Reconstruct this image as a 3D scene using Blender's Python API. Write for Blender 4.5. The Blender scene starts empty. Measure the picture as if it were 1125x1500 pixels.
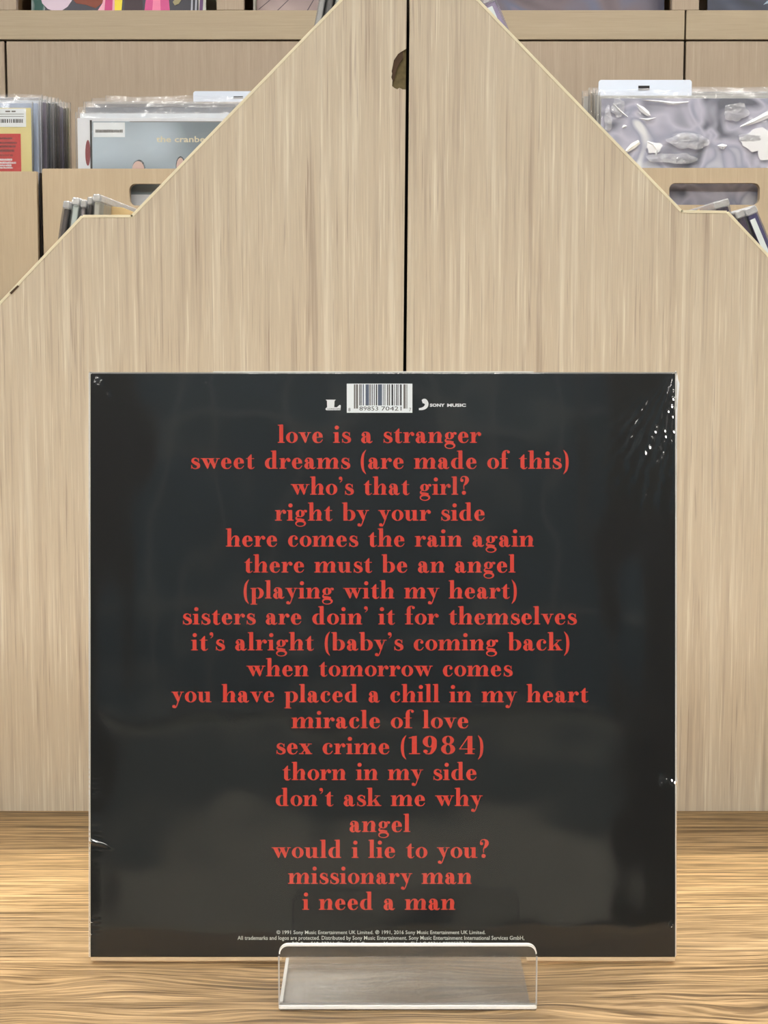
import bpy, bmesh, math, random
from mathutils import Vector, Matrix, noise
random.seed(7)
SC = bpy.context.scene
COL = SC.collection

# ------------------------------------------------------------------ camera, world, lamps, exposure
F = 2600.0; TH = math.radians(6.58); H = 0.3507; D = 0.9545      # focal length in px, pitch, height over the counter, distance
CT, ST = math.cos(TH), math.sin(TH)
cam = bpy.data.cameras.new('camera'); camo = bpy.data.objects.new('camera', cam); COL.objects.link(camo)
camo.location = (0, 0, H); camo.rotation_euler = (math.pi/2 - TH, 0, 0)
cam.sensor_fit = 'VERTICAL'; cam.sensor_height = 36; cam.lens = 36*F/1500; cam.clip_start = .01; cam.clip_end = 50
SC.camera = camo
w = bpy.data.worlds.new('world'); SC.world = w; w.use_nodes = True
w.node_tree.nodes['Background'].inputs[0].default_value = (.9, .95, 1, 1); w.node_tree.nodes['Background'].inputs[1].default_value = .3
SC.view_settings.view_transform = 'Standard'; SC.view_settings.look = 'None'
SC.view_settings.gamma = 1; SC.view_settings.use_curve_mapping = False
SC.view_settings.exposure = 0.27
LAMP = 27.0
FLOOR = -0.78; CEIL = 1.95
LAMPS = [(-1.15, -1.0), (0.0, -1.45), (1.15, -1.0), (-.75, 1.55), (.75, 1.75)]

# ------------------------------------------------------------------ helpers
def at(px, py, Y):
    u = (px-562.5)/F; v = (750-py)/F
    t = Y/(CT+v*ST)
    return Vector((u*t, Y, H+t*(-ST+v*CT)))

def sp(px, py, d=0.0):                       # point of the front sleeve's own frame (mm toward the room = d)
    return Vector(((px-561)*D/F, -d, (1402-py)*D/F))

def link(name, me, mat=None, parent=None, **props):
    o = bpy.data.objects.new(name, me); COL.objects.link(o)
    if mat is not None and me is not None:
        for m in (mat if isinstance(mat, (list, tuple)) else [mat]): me.materials.append(m)
    if parent is not None: o.parent = parent
    for k, v in props.items(): o[k] = v
    return o

def thing(name, label, cat, loc=(0,0,0), rot=(0,0,0), group=None):
    o = bpy.data.objects.new(name, None); COL.objects.link(o); o.location = loc; o.rotation_euler = rot
    o.empty_display_size = .05; o['label'] = label; o['category'] = cat
    if group: o['group'] = group
    return o

def mesh_of(bm, name='m', smooth=False):
    me = bpy.data.meshes.new(name); bmesh.ops.recalc_face_normals(bm, faces=bm.faces); bm.to_mesh(me); bm.free()
    if smooth: me.polygons.foreach_set('use_smooth', [True]*len(me.polygons))
    return me

def boxm(a, b, bev=0.0, seg=1):
    bm = bmesh.new(); bmesh.ops.create_cube(bm, size=1)
    c = [(a[i]+b[i])/2 for i in range(3)]; s = [abs(b[i]-a[i]) for i in range(3)]
    for v in bm.verts: v.co = Vector((c[0]+v.co.x*s[0], c[1]+v.co.y*s[1], c[2]+v.co.z*s[2]))
    if bev: bmesh.ops.bevel(bm, geom=bm.edges[:], offset=bev, segments=seg, affect='EDGES', profile=.5)
    return mesh_of(bm)

def box(name, a, b, mat, parent=None, bev=0.0, **p): return link(name, boxm(a, b, bev), mat, parent, **p)

def plate(outer, holes, thick, bev=0.0):
    """flat plate in local XZ, front at y=0, thickness toward +y, polygon outline with holes"""
    cu = bpy.data.curves.new('c', 'CURVE'); cu.dimensions = '2D'; cu.fill_mode = 'BOTH'
    for loop in [outer]+list(holes):
        s = cu.splines.new('POLY'); s.points.add(len(loop)-1); s.use_cyclic_u = True
        for i, (x, z) in enumerate(loop): s.points[i].co = (x, z, 0, 1)
    cu.extrude = thick/2
    if bev: cu.bevel_depth = bev; cu.bevel_resolution = 1; cu.offset = -bev; cu.extrude = thick/2-bev
    ob = bpy.data.objects.new('t', cu); COL.objects.link(ob)
    dg = bpy.context.evaluated_depsgraph_get(); me = bpy.data.meshes.new_from_object(ob.evaluated_get(dg))
    bpy.data.objects.remove(ob); bpy.data.curves.remove(cu)
    me.transform(Matrix.Translation((0, thick/2, 0)) @ Matrix.Rotation(math.pi/2, 4, 'X'))
    me.materials.clear()
    return me

def rrect(x0, z0, x1, z1, r, n=6, corners=(1,1,1,1)):
    pts = []
    for k, (cx, cz, a0) in enumerate([(x1-r, z1-r, 0), (x0+r, z1-r, 90), (x0+r, z0+r, 180), (x1-r, z0+r, 270)]):
        if corners[k]:
            for i in range(n+1):
                a = math.radians(a0+90*i/n); pts.append((cx+r*math.cos(a), cz+r*math.sin(a)))
        else: pts.append([(x1, z1), (x0, z1), (x0, z0), (x1, z0)][k])
    return pts

def poly_mesh(polys):
    """many convex polygons [(x,y,z),...] -> mesh"""
    vs = []; fs = []
    for p in polys:
        fs.append(list(range(len(vs), len(vs)+len(p)))); vs += [tuple(q) for q in p]
    me = bpy.data.meshes.new('m'); me.from_pydata(vs, [], fs); return me

def text_mesh(s, bold=0.0):
    cu = bpy.data.curves.new('t', 'FONT'); cu.body = s; cu.resolution_u = 2; cu.offset = bold
    ob = bpy.data.objects.new('t', cu); COL.objects.link(ob)
    dg = bpy.context.evaluated_depsgraph_get(); me = bpy.data.meshes.new_from_object(ob.evaluated_get(dg))
    bpy.data.objects.remove(ob); bpy.data.curves.remove(cu); me.materials.clear()
    return me

def fit_text(s, x0, z0, x1, z1, y, bold=0.0):
    """text squeezed into the rectangle (x0..x1, z0..z1) of the local XZ plane at depth y"""
    me = text_mesh(s, bold); xs = [v.co.x for v in me.vertices]; ys = [v.co.y for v in me.vertices]
    a, b, c, d = min(xs), max(xs), min(ys), max(ys)
    for v in me.vertices:
        v.co = Vector((x0+(v.co.x-a)/(b-a)*(x1-x0), y, z0+(v.co.y-c)/(d-c)*(z1-z0)))
    return me

# ------------------------------------------------------------------ materials
def srgb(r, g, b):
    f = lambda c: (c/255/12.92) if c/255 <= .04045 else ((c/255+.055)/1.055)**2.4
    return (f(r), f(g), f(b), 1)

def new_mat(name):
    m = bpy.data.materials.new(name); m.use_nodes = True
    return m, m.node_tree.nodes, m.node_tree.links, m.node_tree.nodes['Principled BSDF']

def plain(name, col, rough=.6, noise_amt=.06, scale=60, spec=.4, metal=0):
    m, n, l, p = new_mat(name)
    tc = n.new('ShaderNodeTexCoord'); nz = n.new('ShaderNodeTexNoise'); nz.inputs['Scale'].default_value = scale
    mx = n.new('ShaderNodeMix'); mx.data_type = 'RGBA'
    l.new(tc.outputs['Object'], nz.inputs['Vector']); l.new(nz.outputs['Fac'], mx.inputs[0])
    mx.inputs[6].default_value = tuple(c*(1-noise_amt) for c in col[:3])+(1,); mx.inputs[7].default_value = tuple(min(1, c*(1+noise_amt)) for c in col[:3])+(1,)
    l.new(mx.outputs[2], p.inputs['Base Color']); p.inputs['Roughness'].default_value = rough
    p.inputs['Specular IOR Level'].default_value = spec; p.inputs['Metallic'].default_value = metal
    return m

def ramp(n, stops, interp='LINEAR'):
    r = n.new('ShaderNodeValToRGB'); r.color_ramp.interpolation = interp
    e = r.color_ramp.elements
    while len(e) < len(stops): e.new(.5)
    for i, (p, c) in enumerate(stops): e[i].position = p; e[i].color = c
    return r

def wood(name, axis, light, mid, dark, s_thin=480, s_long=9, contrast=1.0, seed=0.0, rough=.45):
    """straight-grained veneer: long streaks along `axis`"""
    m, n, l, p = new_mat(name)
    tc = n.new('ShaderNodeTexCoord')
    off = n.new('ShaderNodeVectorMath'); off.operation = 'ADD'; off.inputs[1].default_value = (seed, seed*.7, seed*1.3)
    l.new(tc.outputs['Object'], off.inputs[0])
    def layer(thin, long_, detail, stops, dist=0.0):
        mp = n.new('ShaderNodeMapping'); sc = [thin, thin*.4, thin]; sc['XYZ'.index(axis)] = long_
        if axis != 'Z': sc[2] = thin
        if axis == 'X': sc[1] = thin
        mp.inputs['Scale'].default_value = sc
        nz = n.new('ShaderNodeTexNoise'); nz.inputs['Scale'].default_value = 1; nz.inputs['Detail'].default_value = detail
        nz.inputs['Roughness'].default_value = .6; nz.inputs['Distortion'].default_value = dist
        l.new(off.outputs[0], mp.inputs[0]); l.new(mp.outputs[0], nz.inputs['Vector'])
        r = ramp(n, stops); l.new(nz.outputs['Fac'], r.inputs[0]); return r.outputs[0], nz.outputs['Fac']
    a, af = layer(s_thin, s_long, 3, [(.30, dark), (.375, mid), (.61, mid), (.68, light)])
    b, bf = layer(s_thin*.33, s_long*.45, 2, [(.26, dark), (.44, mid), (.56, mid), (.74, light)])
    fine, ff = layer(s_thin*3, s_long*4, 2, [(.2, (.80, .80, .80, 1)), (.8, (1.12, 1.12, 1.12, 1))])
    c_, cf = layer(s_thin*1.7, s_long*1.5, 1, [(.28, dark), (.34, mid), (.64, mid), (.71, light)])
    m0 = n.new('ShaderNodeMix'); m0.data_type = 'RGBA'; m0.inputs[0].default_value = .38
    l.new(a, m0.inputs[6]); l.new(c_, m0.inputs[7])
    mx = n.new('ShaderNodeMix'); mx.data_type = 'RGBA'; mx.inputs[0].default_value = .36
    l.new(m0.outputs[2], mx.inputs[6]); l.new(b, mx.inputs[7])
    mu = n.new('ShaderNodeMix'); mu.data_type = 'RGBA'; mu.blend_type = 'MULTIPLY'; mu.inputs[0].default_value = .5
    l.new(mx.outputs[2], mu.inputs[6]); l.new(fine, mu.inputs[7])
    l.new(mu.outputs[2], p.inputs['Base Color']); p.inputs['Roughness'].default_value = rough; p.inputs['Specular IOR Level'].default_value = .35
    bp = n.new('ShaderNodeBump'); bp.inputs['Strength'].default_value = .12; bp.inputs['Distance'].default_value = .0005
    l.new(af, bp.inputs['Height']); l.new(bp.outputs[0], p.inputs['Normal'])
    return m

PL, PM, PD = srgb(255, 250, 234), srgb(212, 199, 178), srgb(124, 92, 78)
M_PANEL_L = wood('oak_laminate_upright_left', 'Z', PL, PM, PD, 620, 10, seed=3.1)
M_PANEL_R = wood('oak_laminate_upright_right', 'Z', PL, PM, PD, 620, 10, seed=11.7)
BL, BM_, BD = srgb(188, 171, 146), srgb(175, 158, 133), srgb(158, 139, 115)
M_BIN = wood('oak_laminate_crate', 'Z', BL, BM_, BD, 260, 5, seed=5.0)
M_CAB_V = wood('oak_laminate_cabinet_upright', 'Z', srgb(178, 163, 144), srgb(163, 147, 129), srgb(142, 126, 110), 260, 6, seed=8.0)
M_CAB_H = wood('oak_laminate_cabinet_rail', 'X', srgb(178, 163, 140), srgb(165, 150, 127), srgb(148, 132, 111), 260, 4, seed=9.0)
M_EDGE = plain('pale_edge_band', srgb(240, 232, 204), .5)
M_INNER = plain('bare_plywood', srgb(235, 205, 150), .6, .08, 20)
M_CORE = plain('particle_board_core', srgb(110, 98, 68), .9, .5, 260)
M_CORE_D = plain('torn_laminate_paper', srgb(84, 66, 52), .9, .3, 120)
M_DARK = plain('dark_board_and_gap_shade', srgb(34, 26, 20), .8)

def table_wood():
    m, n, l, p = new_mat('oak_counter_veneer')
    tc = n.new('ShaderNodeTexCoord')
    # low-frequency warp gives the cathedral figure toward the front edge
    wmap = n.new('ShaderNodeMapping'); wmap.inputs['Scale'].default_value = (5, 14, 1)
    wn = n.new('ShaderNodeTexNoise'); wn.inputs['Scale'].default_value = 1; wn.inputs['Detail'].default_value = 2
    l.new(tc.outputs['Object'], wmap.inputs[0]); l.new(wmap.outputs[0], wn.inputs['Vector'])
    sep = n.new('ShaderNodeSeparateXYZ'); l.new(tc.outputs['Object'], sep.inputs[0])
    fr = n.new('ShaderNodeMapRange'); fr.inputs[1].default_value = .86; fr.inputs[2].default_value = 1.02
    fr.inputs[3].default_value = .075; fr.inputs[4].default_value = .004; l.new(sep.outputs['Y'], fr.inputs[0])
    sub = n.new('ShaderNodeMath'); sub.operation = 'SUBTRACT'; l.new(wn.outputs['Fac'], sub.inputs[0]); sub.inputs[1].default_value = .5
    mul = n.new('ShaderNodeMath'); mul.operation = 'MULTIPLY'; l.new(sub.outputs[0], mul.inputs[0]); l.new(fr.outputs[0], mul.inputs[1])
    cmb = n.new('ShaderNodeCombineXYZ'); l.new(mul.outputs[0], cmb.inputs['Y'])
    ad = n.new('ShaderNodeVectorMath'); ad.operation = 'ADD'; l.new(tc.outputs['Object'], ad.inputs[0]); l.new(cmb.outputs[0], ad.inputs[1])
    def layer(sx, sy, detail, stops, off=0):
        mp = n.new('ShaderNodeMapping'); mp.inputs['Scale'].default_value = (sx, sy, sy); mp.inputs['Location'].default_value = (off, off, 0)
        nz = n.new('ShaderNodeTexNoise'); nz.inputs['Scale'].default_value = 1; nz.inputs['Detail'].default_value = detail; nz.inputs['Roughness'].default_value = .62
        l.new(ad.outputs[0], mp.inputs[0]); l.new(mp.outputs[0], nz.inputs['Vector'])
        r = ramp(n, stops); l.new(nz.outputs['Fac'], r.inputs[0]); return r.outputs[0], nz.outputs['Fac']
    T = [srgb(206, 176, 134), srgb(156, 130, 94), srgb(124, 101, 71), srgb(72, 54, 36)]
    a, af = layer(11, 400, 4, [(.38, T[3]), (.43, T[2]), (.50, T[1]), (.57, T[0])])
    b, bf = layer(5, 110, 2, [(.34, T[2]), (.50, T[1]), (.60, T[0])], 4.3)
    mx = n.new('ShaderNodeMix'); mx.data_type = 'RGBA'; mx.inputs[0].default_value = .33
    l.new(a, mx.inputs[6]); l.new(b, mx.inputs[7])
    pr, pf = layer(26, 620, 1, [(.34, (.50, .46, .42, 1)), (.40, (1, 1, 1, 1)), (.62, (1, 1, 1, 1)), (.70, (1.22, 1.2, 1.16, 1))], 8.1)
    mp_ = n.new('ShaderNodeMix'); mp_.data_type = 'RGBA'; mp_.blend_type = 'MULTIPLY'; mp_.inputs[0].default_value = .8
    l.new(mx.outputs[2], mp_.inputs[6]); l.new(pr, mp_.inputs[7]); mx = mp_
    # veneer leaves of different tone, joined lengthways
    lf = ramp(n, [(0, (1.0, .98, .93, 1)), (.14, (.92, .89, .86, 1)), (.25, (1.02, .98, .92, 1)), (.32, (.86, .85, .84, 1)), (.44, (.94, .92, .88, 1)), (.475, (1.28, 1.25, 1.17, 1)),
                  (.69, (1.36, 1.32, 1.22, 1)), (.712, (.90, .86, .80, 1)), (.90, (.86, .83, .76, 1)), (1, (.9, .86, .8, 1))])
    # y .80 .. 1.30 mapped 0..1
    mr = n.new('ShaderNodeMapRange'); mr.inputs[1].default_value = .80; mr.inputs[2].default_value = 1.25
    sp2 = n.new('ShaderNodeSeparateXYZ'); l.new(tc.outputs['Object'], sp2.inputs[0]); l.new(sp2.outputs['Y'], mr.inputs[0]); l.new(mr.outputs[0], lf.inputs[0])
    mu = n.new('ShaderNodeMix'); mu.data_type = 'RGBA'; mu.blend_type = 'MULTIPLY'; mu.inputs[0].default_value = 1
    l.new(mx.outputs[2], mu.inputs[6]); l.new(lf.outputs[0], mu.inputs[7])
    l.new(mu.outputs[2], p.inputs['Base Color']); p.inputs['Roughness'].default_value = .42; p.inputs['Specular IOR Level'].default_value = .3
    bp = n.new('ShaderNodeBump'); bp.inputs['Strength'].default_value = .25; bp.inputs['Distance'].default_value = .0006
    l.new(af, bp.inputs['Height']); l.new(bp.outputs[0], p.inputs['Normal'])
    return m
M_TABLE = table_wood()

def film(name, k=1.0, rough=.04, tint=(1, 1, 1), wob=0.0, wscale=9, haze=0.0, strength=1.0):
    m, n, l, p = new_mat(name); n.remove(p); out = n['Material Output']
    tr = n.new('ShaderNodeBsdfTransparent'); tr.inputs[0].default_value = (*tint, 1)
    gl = n.new('ShaderNodeBsdfGlossy'); gl.inputs['Roughness'].default_value = rough; gl.inputs[0].default_value = (strength, strength, strength, 1)
    fr = n.new('ShaderNodeFresnel'); fr.inputs['IOR'].default_value = 1.5
    mu = n.new('ShaderNodeMath'); mu.operation = 'MULTIPLY'; mu.inputs[1].default_value = k; mu.use_clamp = True
    l.new(fr.outputs[0], mu.inputs[0])
    mx = n.new('ShaderNodeMixShader'); l.new(mu.outputs[0], mx.inputs[0]); l.new(tr.outputs[0], mx.inputs[1]); l.new(gl.outputs[0], mx.inputs[2])
    last = mx
    if haze:
        df = n.new('ShaderNodeBsdfDiffuse'); df.inputs[0].default_value = (.93, .95, .98, 1)
        m2 = n.new('ShaderNodeMixShader'); m2.inputs[0].default_value = haze; l.new(mx.outputs[0], m2.inputs[1]); l.new(df.outputs[0], m2.inputs[2]); last = m2
    l.new(last.outputs[0], out.inputs['Surface'])
    if wob:
        tc = n.new('ShaderNodeTexCoord'); nz = n.new('ShaderNodeTexNoise'); nz.inputs['Scale'].default_value = wscale; nz.inputs['Detail'].default_value = 2
        bp = n.new('ShaderNodeBump'); bp.inputs['Strength'].default_value = 1; bp.inputs['Distance'].default_value = wob
        l.new(tc.outputs['Object'], nz.inputs['Vector']); l.new(nz.outputs['Fac'], bp.inputs['Height'])
        l.new(bp.outputs[0], gl.inputs['Normal']); l.new(bp.outputs[0], fr.inputs['Normal'])
    return m
M_WRAP = film('shrink_wrap_film', 1.3, .06, wob=.0028, wscale=7)
M_COVERFILM = film('clear_record_cover_film', .7, .12, (.985, .985, .99), wob=.004, wscale=25, haze=.05)
M_CREASE = film('creased_film_edge', 5, .12, (.95, .97, .99), wob=.006, wscale=200, haze=.9)
M_ACRYL = film('clear_acrylic', .55, .05, (.98, .975, .97), haze=.07)
M_ACRYL_LIP = film('clear_acrylic_lip', 1.1, .05, (.96, .96, .955), haze=.025)
M_ACRYL_EDGE = plain('acrylic_edge_painted_light', (.99, .99, .96, 1), .25, .02, 40, .6)

M_BLACK = plain('black_sleeve_print', srgb(16, 20, 23), .5, .05, 200, .25)
M_RED = plain('red_lettering', srgb(214, 68, 54), .6, .10, 500, .2)
M_WHITEINK = plain('white_lettering', srgb(235, 238, 242), .6, .02)
M_DIMINK = plain('small_white_print', srgb(205, 212, 208), .6, .02)
M_BAR = [plain('barcode_bar_black', srgb(36, 36, 42), .6), plain('barcode_bar_grey', srgb(110, 106, 104), .6), plain('barcode_bar_steel', srgb(88, 98, 118), .6)]
M_STICK = plain('white_sticker_paper', srgb(242, 248, 252), .5, .02)
M_PAPER = plain('white_paper_edge', srgb(232, 232, 226), .7, .03)
M_GREYCARD = plain('grey_card_edge', srgb(150, 150, 150), .7, .1, 200)
M_DIV = plain('white_divider_plastic', srgb(200, 209, 224), .35, .02)
M_PLASTIC_BLK = plain('black_slot', srgb(25, 24, 26), .5)

# ------------------------------------------------------------------ room
M_FLOORM = plain('grey_floor_vinyl', srgb(120, 116, 110), .5, .12, 4)
M_WALL = plain('painted_wall', srgb(190, 190, 186), .8, .02, 3)
M_CEILM = plain('white_ceiling_paint', srgb(225, 225, 222), .9, .02, 3)
X0, X1, Y0, Y1 = -2.6, 2.6, -2.9, 3.72
box('floor', (X0, Y0, FLOOR-.1), (X1, Y1, FLOOR), M_FLOORM, kind='structure')
box('ceiling', (X0, Y0, CEIL), (X1, Y1, CEIL+.1), M_CEILM, kind='structure')
box('wall_left', (X0-.1, Y0, FLOOR), (X0, Y1, CEIL), M_WALL, kind='structure')
box('wall_right', (X1, Y0, FLOOR), (X1+.1, Y1, CEIL), M_WALL, kind='structure')
box('wall_back', (X0-.1, Y1, FLOOR), (X1+.1, Y1+.1, CEIL), M_WALL, kind='structure')
M_BROWN0 = plain('brown_wall_paint', srgb(104, 90, 78), .85, .05, 3)
box('wall_front', (X0-.1, Y0-.1, FLOOR), (X1+.1, Y0, CEIL), M_BROWN0, kind='structure')
me_, n_, l_, p_ = new_mat('lit_lamp_diffuser')
p_.inputs['Base Color'].default_value = (.9, .9, .88, 1); p_.inputs['Emission Color'].default_value = (1.0, .965, .905, 1); p_.inputs['Emission Strength'].default_value = LAMP
M_LAMP = me_
M_LAMPFRAME = plain('lamp_frame_metal', srgb(215, 215, 215), .4)
spots = ['over the left side of the aisle', 'farthest behind the camera', 'over the right side of the aisle', 'above the left of the rear crates', 'above the right of the rear crates']
for (x, y), wh in zip(LAMPS, spots):
    t = thing('ceiling_light', 'square white ceiling light panel '+wh, 'ceiling light', (x, y, CEIL-.001), group='ceiling light panels')
    s = .31
    box('diffuser', (-s+.02, -s+.02, -.03), (s-.02, s-.02, -.022), M_LAMP, t)
    link('light_frame', plate([(-s, -s), (s, -s), (s, s), (-s, s)], [[(-s+.02, -s+.02), (s-.02, -s+.02), (s-.02, s-.02), (-s+.02, s-.02)]], .03), M_LAMPFRAME, t).rotation_euler = (math.pi/2, 0, 0)

# the counter everything stands on
ct = thing('oak_counter', 'oak counter with lengthways grain under the black record sleeve', 'counter', (0, 0, 0))
box('counter_top', (-1.35, .755, -.032), (1.35, 1.98, 0), M_TABLE, ct, .0015)
box('counter_front', (-1.30, .79, FLOOR), (1.30, .81, -.032), M_BIN, ct)
box('counter_side', (-1.30, .81, FLOOR), (-1.28, 1.94, -.032), M_BIN, ct)
box('counter_side', (1.28, .81, FLOOR), (1.30, 1.94, -.032), M_BIN, ct)

# unseen cabinet added behind the camera, shaped for its soft reflection in the film
M_FRCAB = plain('pale_cabinet_laminate', srgb(228, 224, 210), .6, .05, 5)
M_FRDARK = plain('dark_upper_panel', srgb(76, 94, 106), .7, .25, 3)
M_FRMID = plain('grey_middle_drawer', srgb(128, 136, 136), .6, .05, 5)
rc = thing('reflection_cabinet', 'unseen pale cabinet with grey upper doors, added behind the camera for its reflection', 'cabinet', (-.04, -1.9, FLOOR))
box('plinth', (-.56, -.33, 0), (.56, -.04, .46), M_FRDARK, rc)
box('body', (-.56, -.35, .46), (.56, 0, 2.3), M_FRCAB, rc, .004)
box('drawer_front', (-.555, .0, .465), (.555, .018, .66), M_FRCAB, rc, .004)
box('drawer_front', (-.555, .0, .664), (.555, .018, .86), M_FRMID, rc, .004)
box('upper_door', (-.555, 0, .90), (.555, .016, 2.29), M_FRDARK, rc, .003)
M_FRSTILE = plain('grey_door_frame', srgb(150, 158, 158), .6, .05, 5)
for x_ in (-.46, -.32, -.12, .20, .42): box('door_stile', (x_-.012, .016, .90), (x_+.012, .024, 2.0), M_FRSTILE, rc, .002)  # stiles and rails added as pale streaks for the reflection
for z_ in (.93, 1.14, 1.52): box('door_rail', (-.54, .016, z_-.014), (.54, .023, z_+.014), M_FRSTILE, rc, .002)

# ------------------------------------------------------------------ stepped record browser (two back-to-back halves)
YP = 1.2116
def P(px, py, Y=YP): v = at(px, py, Y); return (v.x, v.z)
def seam_x(py, side): return 593+ (598-593)*max(0, (540-py))/540 + (2.4 if side > 0 else -2.4)
Lo = [P(-260, 1188), P(-260, 722), P(121.5, 318.6), P(194, 318.6), P(503, 0), P(540, -38), P(seam_x(-38, -1), -38),
      P(seam_x(60, -1), 71), P(583, 79), P(577, 88), P(575.5, 96), P(573.6, 104), P(574.4, 108), P(573, 113), P(575, 118), P(574.3, 126), P(578, 129), P(582, 130.8), P(585, 128.6), P(590, 131), P(seam_x(131, -1), 131),
      P(seam_x(540, -1), 540), P(seam_x(1188, -1), 1188)]
Lo = [(x, max(z, 0)) for x, z in Lo]
Ro = [P(1425, 1188), P(1425, 722), P(1064.5, 312.6), P(997.5, 311.6), P(697, 0), P(661, -38), P(seam_x(-38, 1), -38), P(seam_x(540, 1), 540), P(seam_x(1188, 1), 1188)]
Ro = [(x, max(z, 0)) for x, z in Ro]
Ro[1] = P(1425, 698)
TP = .018
def strip_along(pts, y0, y1, wd, mat_name='x'):
    """narrow band following an open outline, lying flush on the panel edge"""
    polys = []
    for (a, b) in zip(pts[:-1], pts[1:]):
        d = Vector((b[0]-a[0], b[1]-a[1])); nrm = Vector((-d.y, d.x)).normalized()*wd
        q = [a, b, (b[0]+nrm.x, b[1]+nrm.y), (a[0]+nrm.x, a[1]+nrm.y)]
        f = [(x, y0, z) for x, z in q]; k = [(x, y1, z) for x, z in q]
        polys += [f, k[::-1]]+[[f[i], k[i], k[(i+1) % 4], f[(i+1) % 4]] for i in range(4)]
    return poly_mesh(polys)
def browser(side, outline, mat, label):
    t = thing('record_browser', label, 'record rack', (0, 0, 0))
    e = link('end_panel', plate(outline, [], TP), mat, t); e.location = (0, YP, 0)
    if side < 0: band = outline[1:6]; wd = .0018
    else: band = [outline[5], outline[4], outline[3], outline[2], outline[1]]; wd = .0018
    b = link('edge_band', strip_along(band, -.0004, TP, wd), M_EDGE, e)
    far = link('end_panel', plate([(x, z-.0) for x, z in (outline if side > 0 else [outline[i] for i in (0,1,2,3,4,5,6,-1)])], [], TP), mat, t); far.location = (0, 1.60, 0)
    sx = P(600.5 if side > 0 else 590, 600)[0]
    box('spine_board', (sx if side > 0 else sx-.015, YP+TP, 0), (sx+.015 if side > 0 else sx, 1.60, P(0, -30)[1]), mat, t)
    return t
bl = browser(-1, Lo, M_PANEL_L, 'left half of the stepped oak record rack, chipped at the centre seam')
br = browser(1, Ro, M_PANEL_R, 'right half of the stepped oak record rack behind the black sleeve')
xg0 = P(590, 600)[0]; xg1 = P(600.5, 600)[0]
box('gap_shade_board', (xg0+.0002, YP+.05, 0), (xg1-.0002, YP+.06, P(0, -30)[1]), M_DARK, bl)  # dark board added in the seam to make its shade black
pnl = [c for c in bl.children if c.name.startswith('end_panel')][0]
def PL_(px, py): x, z = P(px, py); return (x, z)
ch = link('chipped_core', plate([P(572, 68), P(seam_x(60, -1), 68), P(seam_x(131, -1), 134), P(571, 134)], [], .004), M_CORE, pnl); ch.location = (0, .0028, 0)
link('torn_veneer', plate([P(590, 72), P(583, 79), P(577, 88), P(574, 104), P(574, 122), P(577.5, 117), P(580, 104), P(585, 93), P(590, 86)], [], .002), M_CORE_D, pnl).location = (0, .0009, 0)
ob = [o for o in bl.children if o.name.startswith('end_panel')][0]
link('edge_chip', plate([P(14.5, 429), P(26, 418), P(28, 419), P(17, 431)], [], .001), M_CORE_D, pnl).location = (0, -.0011, 0)

M_LIP = film('milky_film_lip', 4, .15, (.96, .96, .98), wob=.008, wscale=150, haze=.28)
# sleeve seen edge-on inside the racks: local X thickness, Y length, Z height
def edge_record(px, py, lean, jcol, label, parent_h=.315, th=.0035, Yf=1.245, film_t=.0052, glare=None, group=None, top_h=.3195):
    tip = at(px, py, Yf); a = math.radians(lean)
    base = tip - Vector((math.sin(a), 0, math.cos(a)))*top_h + Vector((0, .1575, 0))
    t = thing('record_sleeve', label, 'record', base, (0, a, 0), group)
    jm = jcol if not isinstance(jcol, tuple) else plain('jacket_spine', jcol, .5, .25, 90)
    box('jacket', (-th/2, -.155, .001), (th/2, .155, parent_h), jm, t, .0006)
    # plastic cover: thin open-topped envelope with crumpled upper lip
    bm = bmesh.new(); n = 14; rows = [0.0, .1, .2, .29, .31, .316, top_h]
    for sgn in (-1, 1):
        g = []
        for j, z in enumerate(rows):
            row = []
            for i in range(n+1):
                y = -.158+.316*i/n
                d = film_t/2*(1 if j else .6)+(.0004*noise.noise(Vector((y*40, z*60, px*.1+sgn))) if z > .2 else 0)
                row.append(bm.verts.new((sgn*abs(d), y, z+(.002*noise.noise(Vector((y*30, 5, px))) if j == len(rows)-1 else 0))))
            g.append(row)
        for j in range(len(rows)-1):
            for i in range(n): bm.faces.new((g[j][i], g[j][i+1], g[j+1][i+1], g[j+1][i]))
        if sgn == -1: ga = g
    for j in range(len(rows)-1):
        bm.faces.new((ga[j][0], g[j][0], g[j+1][0], ga[j+1][0])); bm.faces.new((ga[j][n], g[j][n], g[j+1][n], ga[j+1][n]))
    link('plastic_cover', mesh_of(bm, smooth=True), M_COVERFILM, t)
    box('film_lip', (-film_t/2-.0003, -.1583, top_h-.0045), (film_t/2+.0003, .158, top_h+.0008), M_LIP, t, .0008)
    if glare: box('spine_glare', (-th/2-.0002, -.1586, .05), (th/2*.05, -.1582, .312), glare, t)  # white strip paints the glare on the plastic cover
    return t
g1 = 'records leaning in the left half of the rack'
edge_record(98, 296, 9.6, srgb(70, 62, 66), 'dark record leaning farthest left behind the left rack slope', th=.0032, film_t=.0042)
edge_record(112, 291, 9.6, srgb(196, 208, 206), 'pale grey-green record second from the left behind the left rack slope', th=.004, film_t=.005)
edge_record(122.5, 294, 7.6, srgb(150, 142, 146), 'grey record third from the left behind the left rack slope', th=.0025, film_t=.0033)
edge_record(132, 290, 5.5, srgb(44, 36, 40), 'thin black-edged record beside the flat notch of the left rack', th=.002, film_t=.003)
edge_record(142, 286, 4.2, srgb(186, 186, 178), 'tallest pale plastic-covered record at the left rack notch', th=.0038, film_t=.0048)
edge_record(485, -70, 11, srgb(176, 178, 180), 'pale grey record leaning leftmost in the upper left rack bin', th=.0036, film_t=.0043)
edge_record(497.5, -74, 11, srgb(96, 98, 102), 'dark grey record leaning in the middle of the upper left rack bin', th=.004, film_t=.0046)
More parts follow.
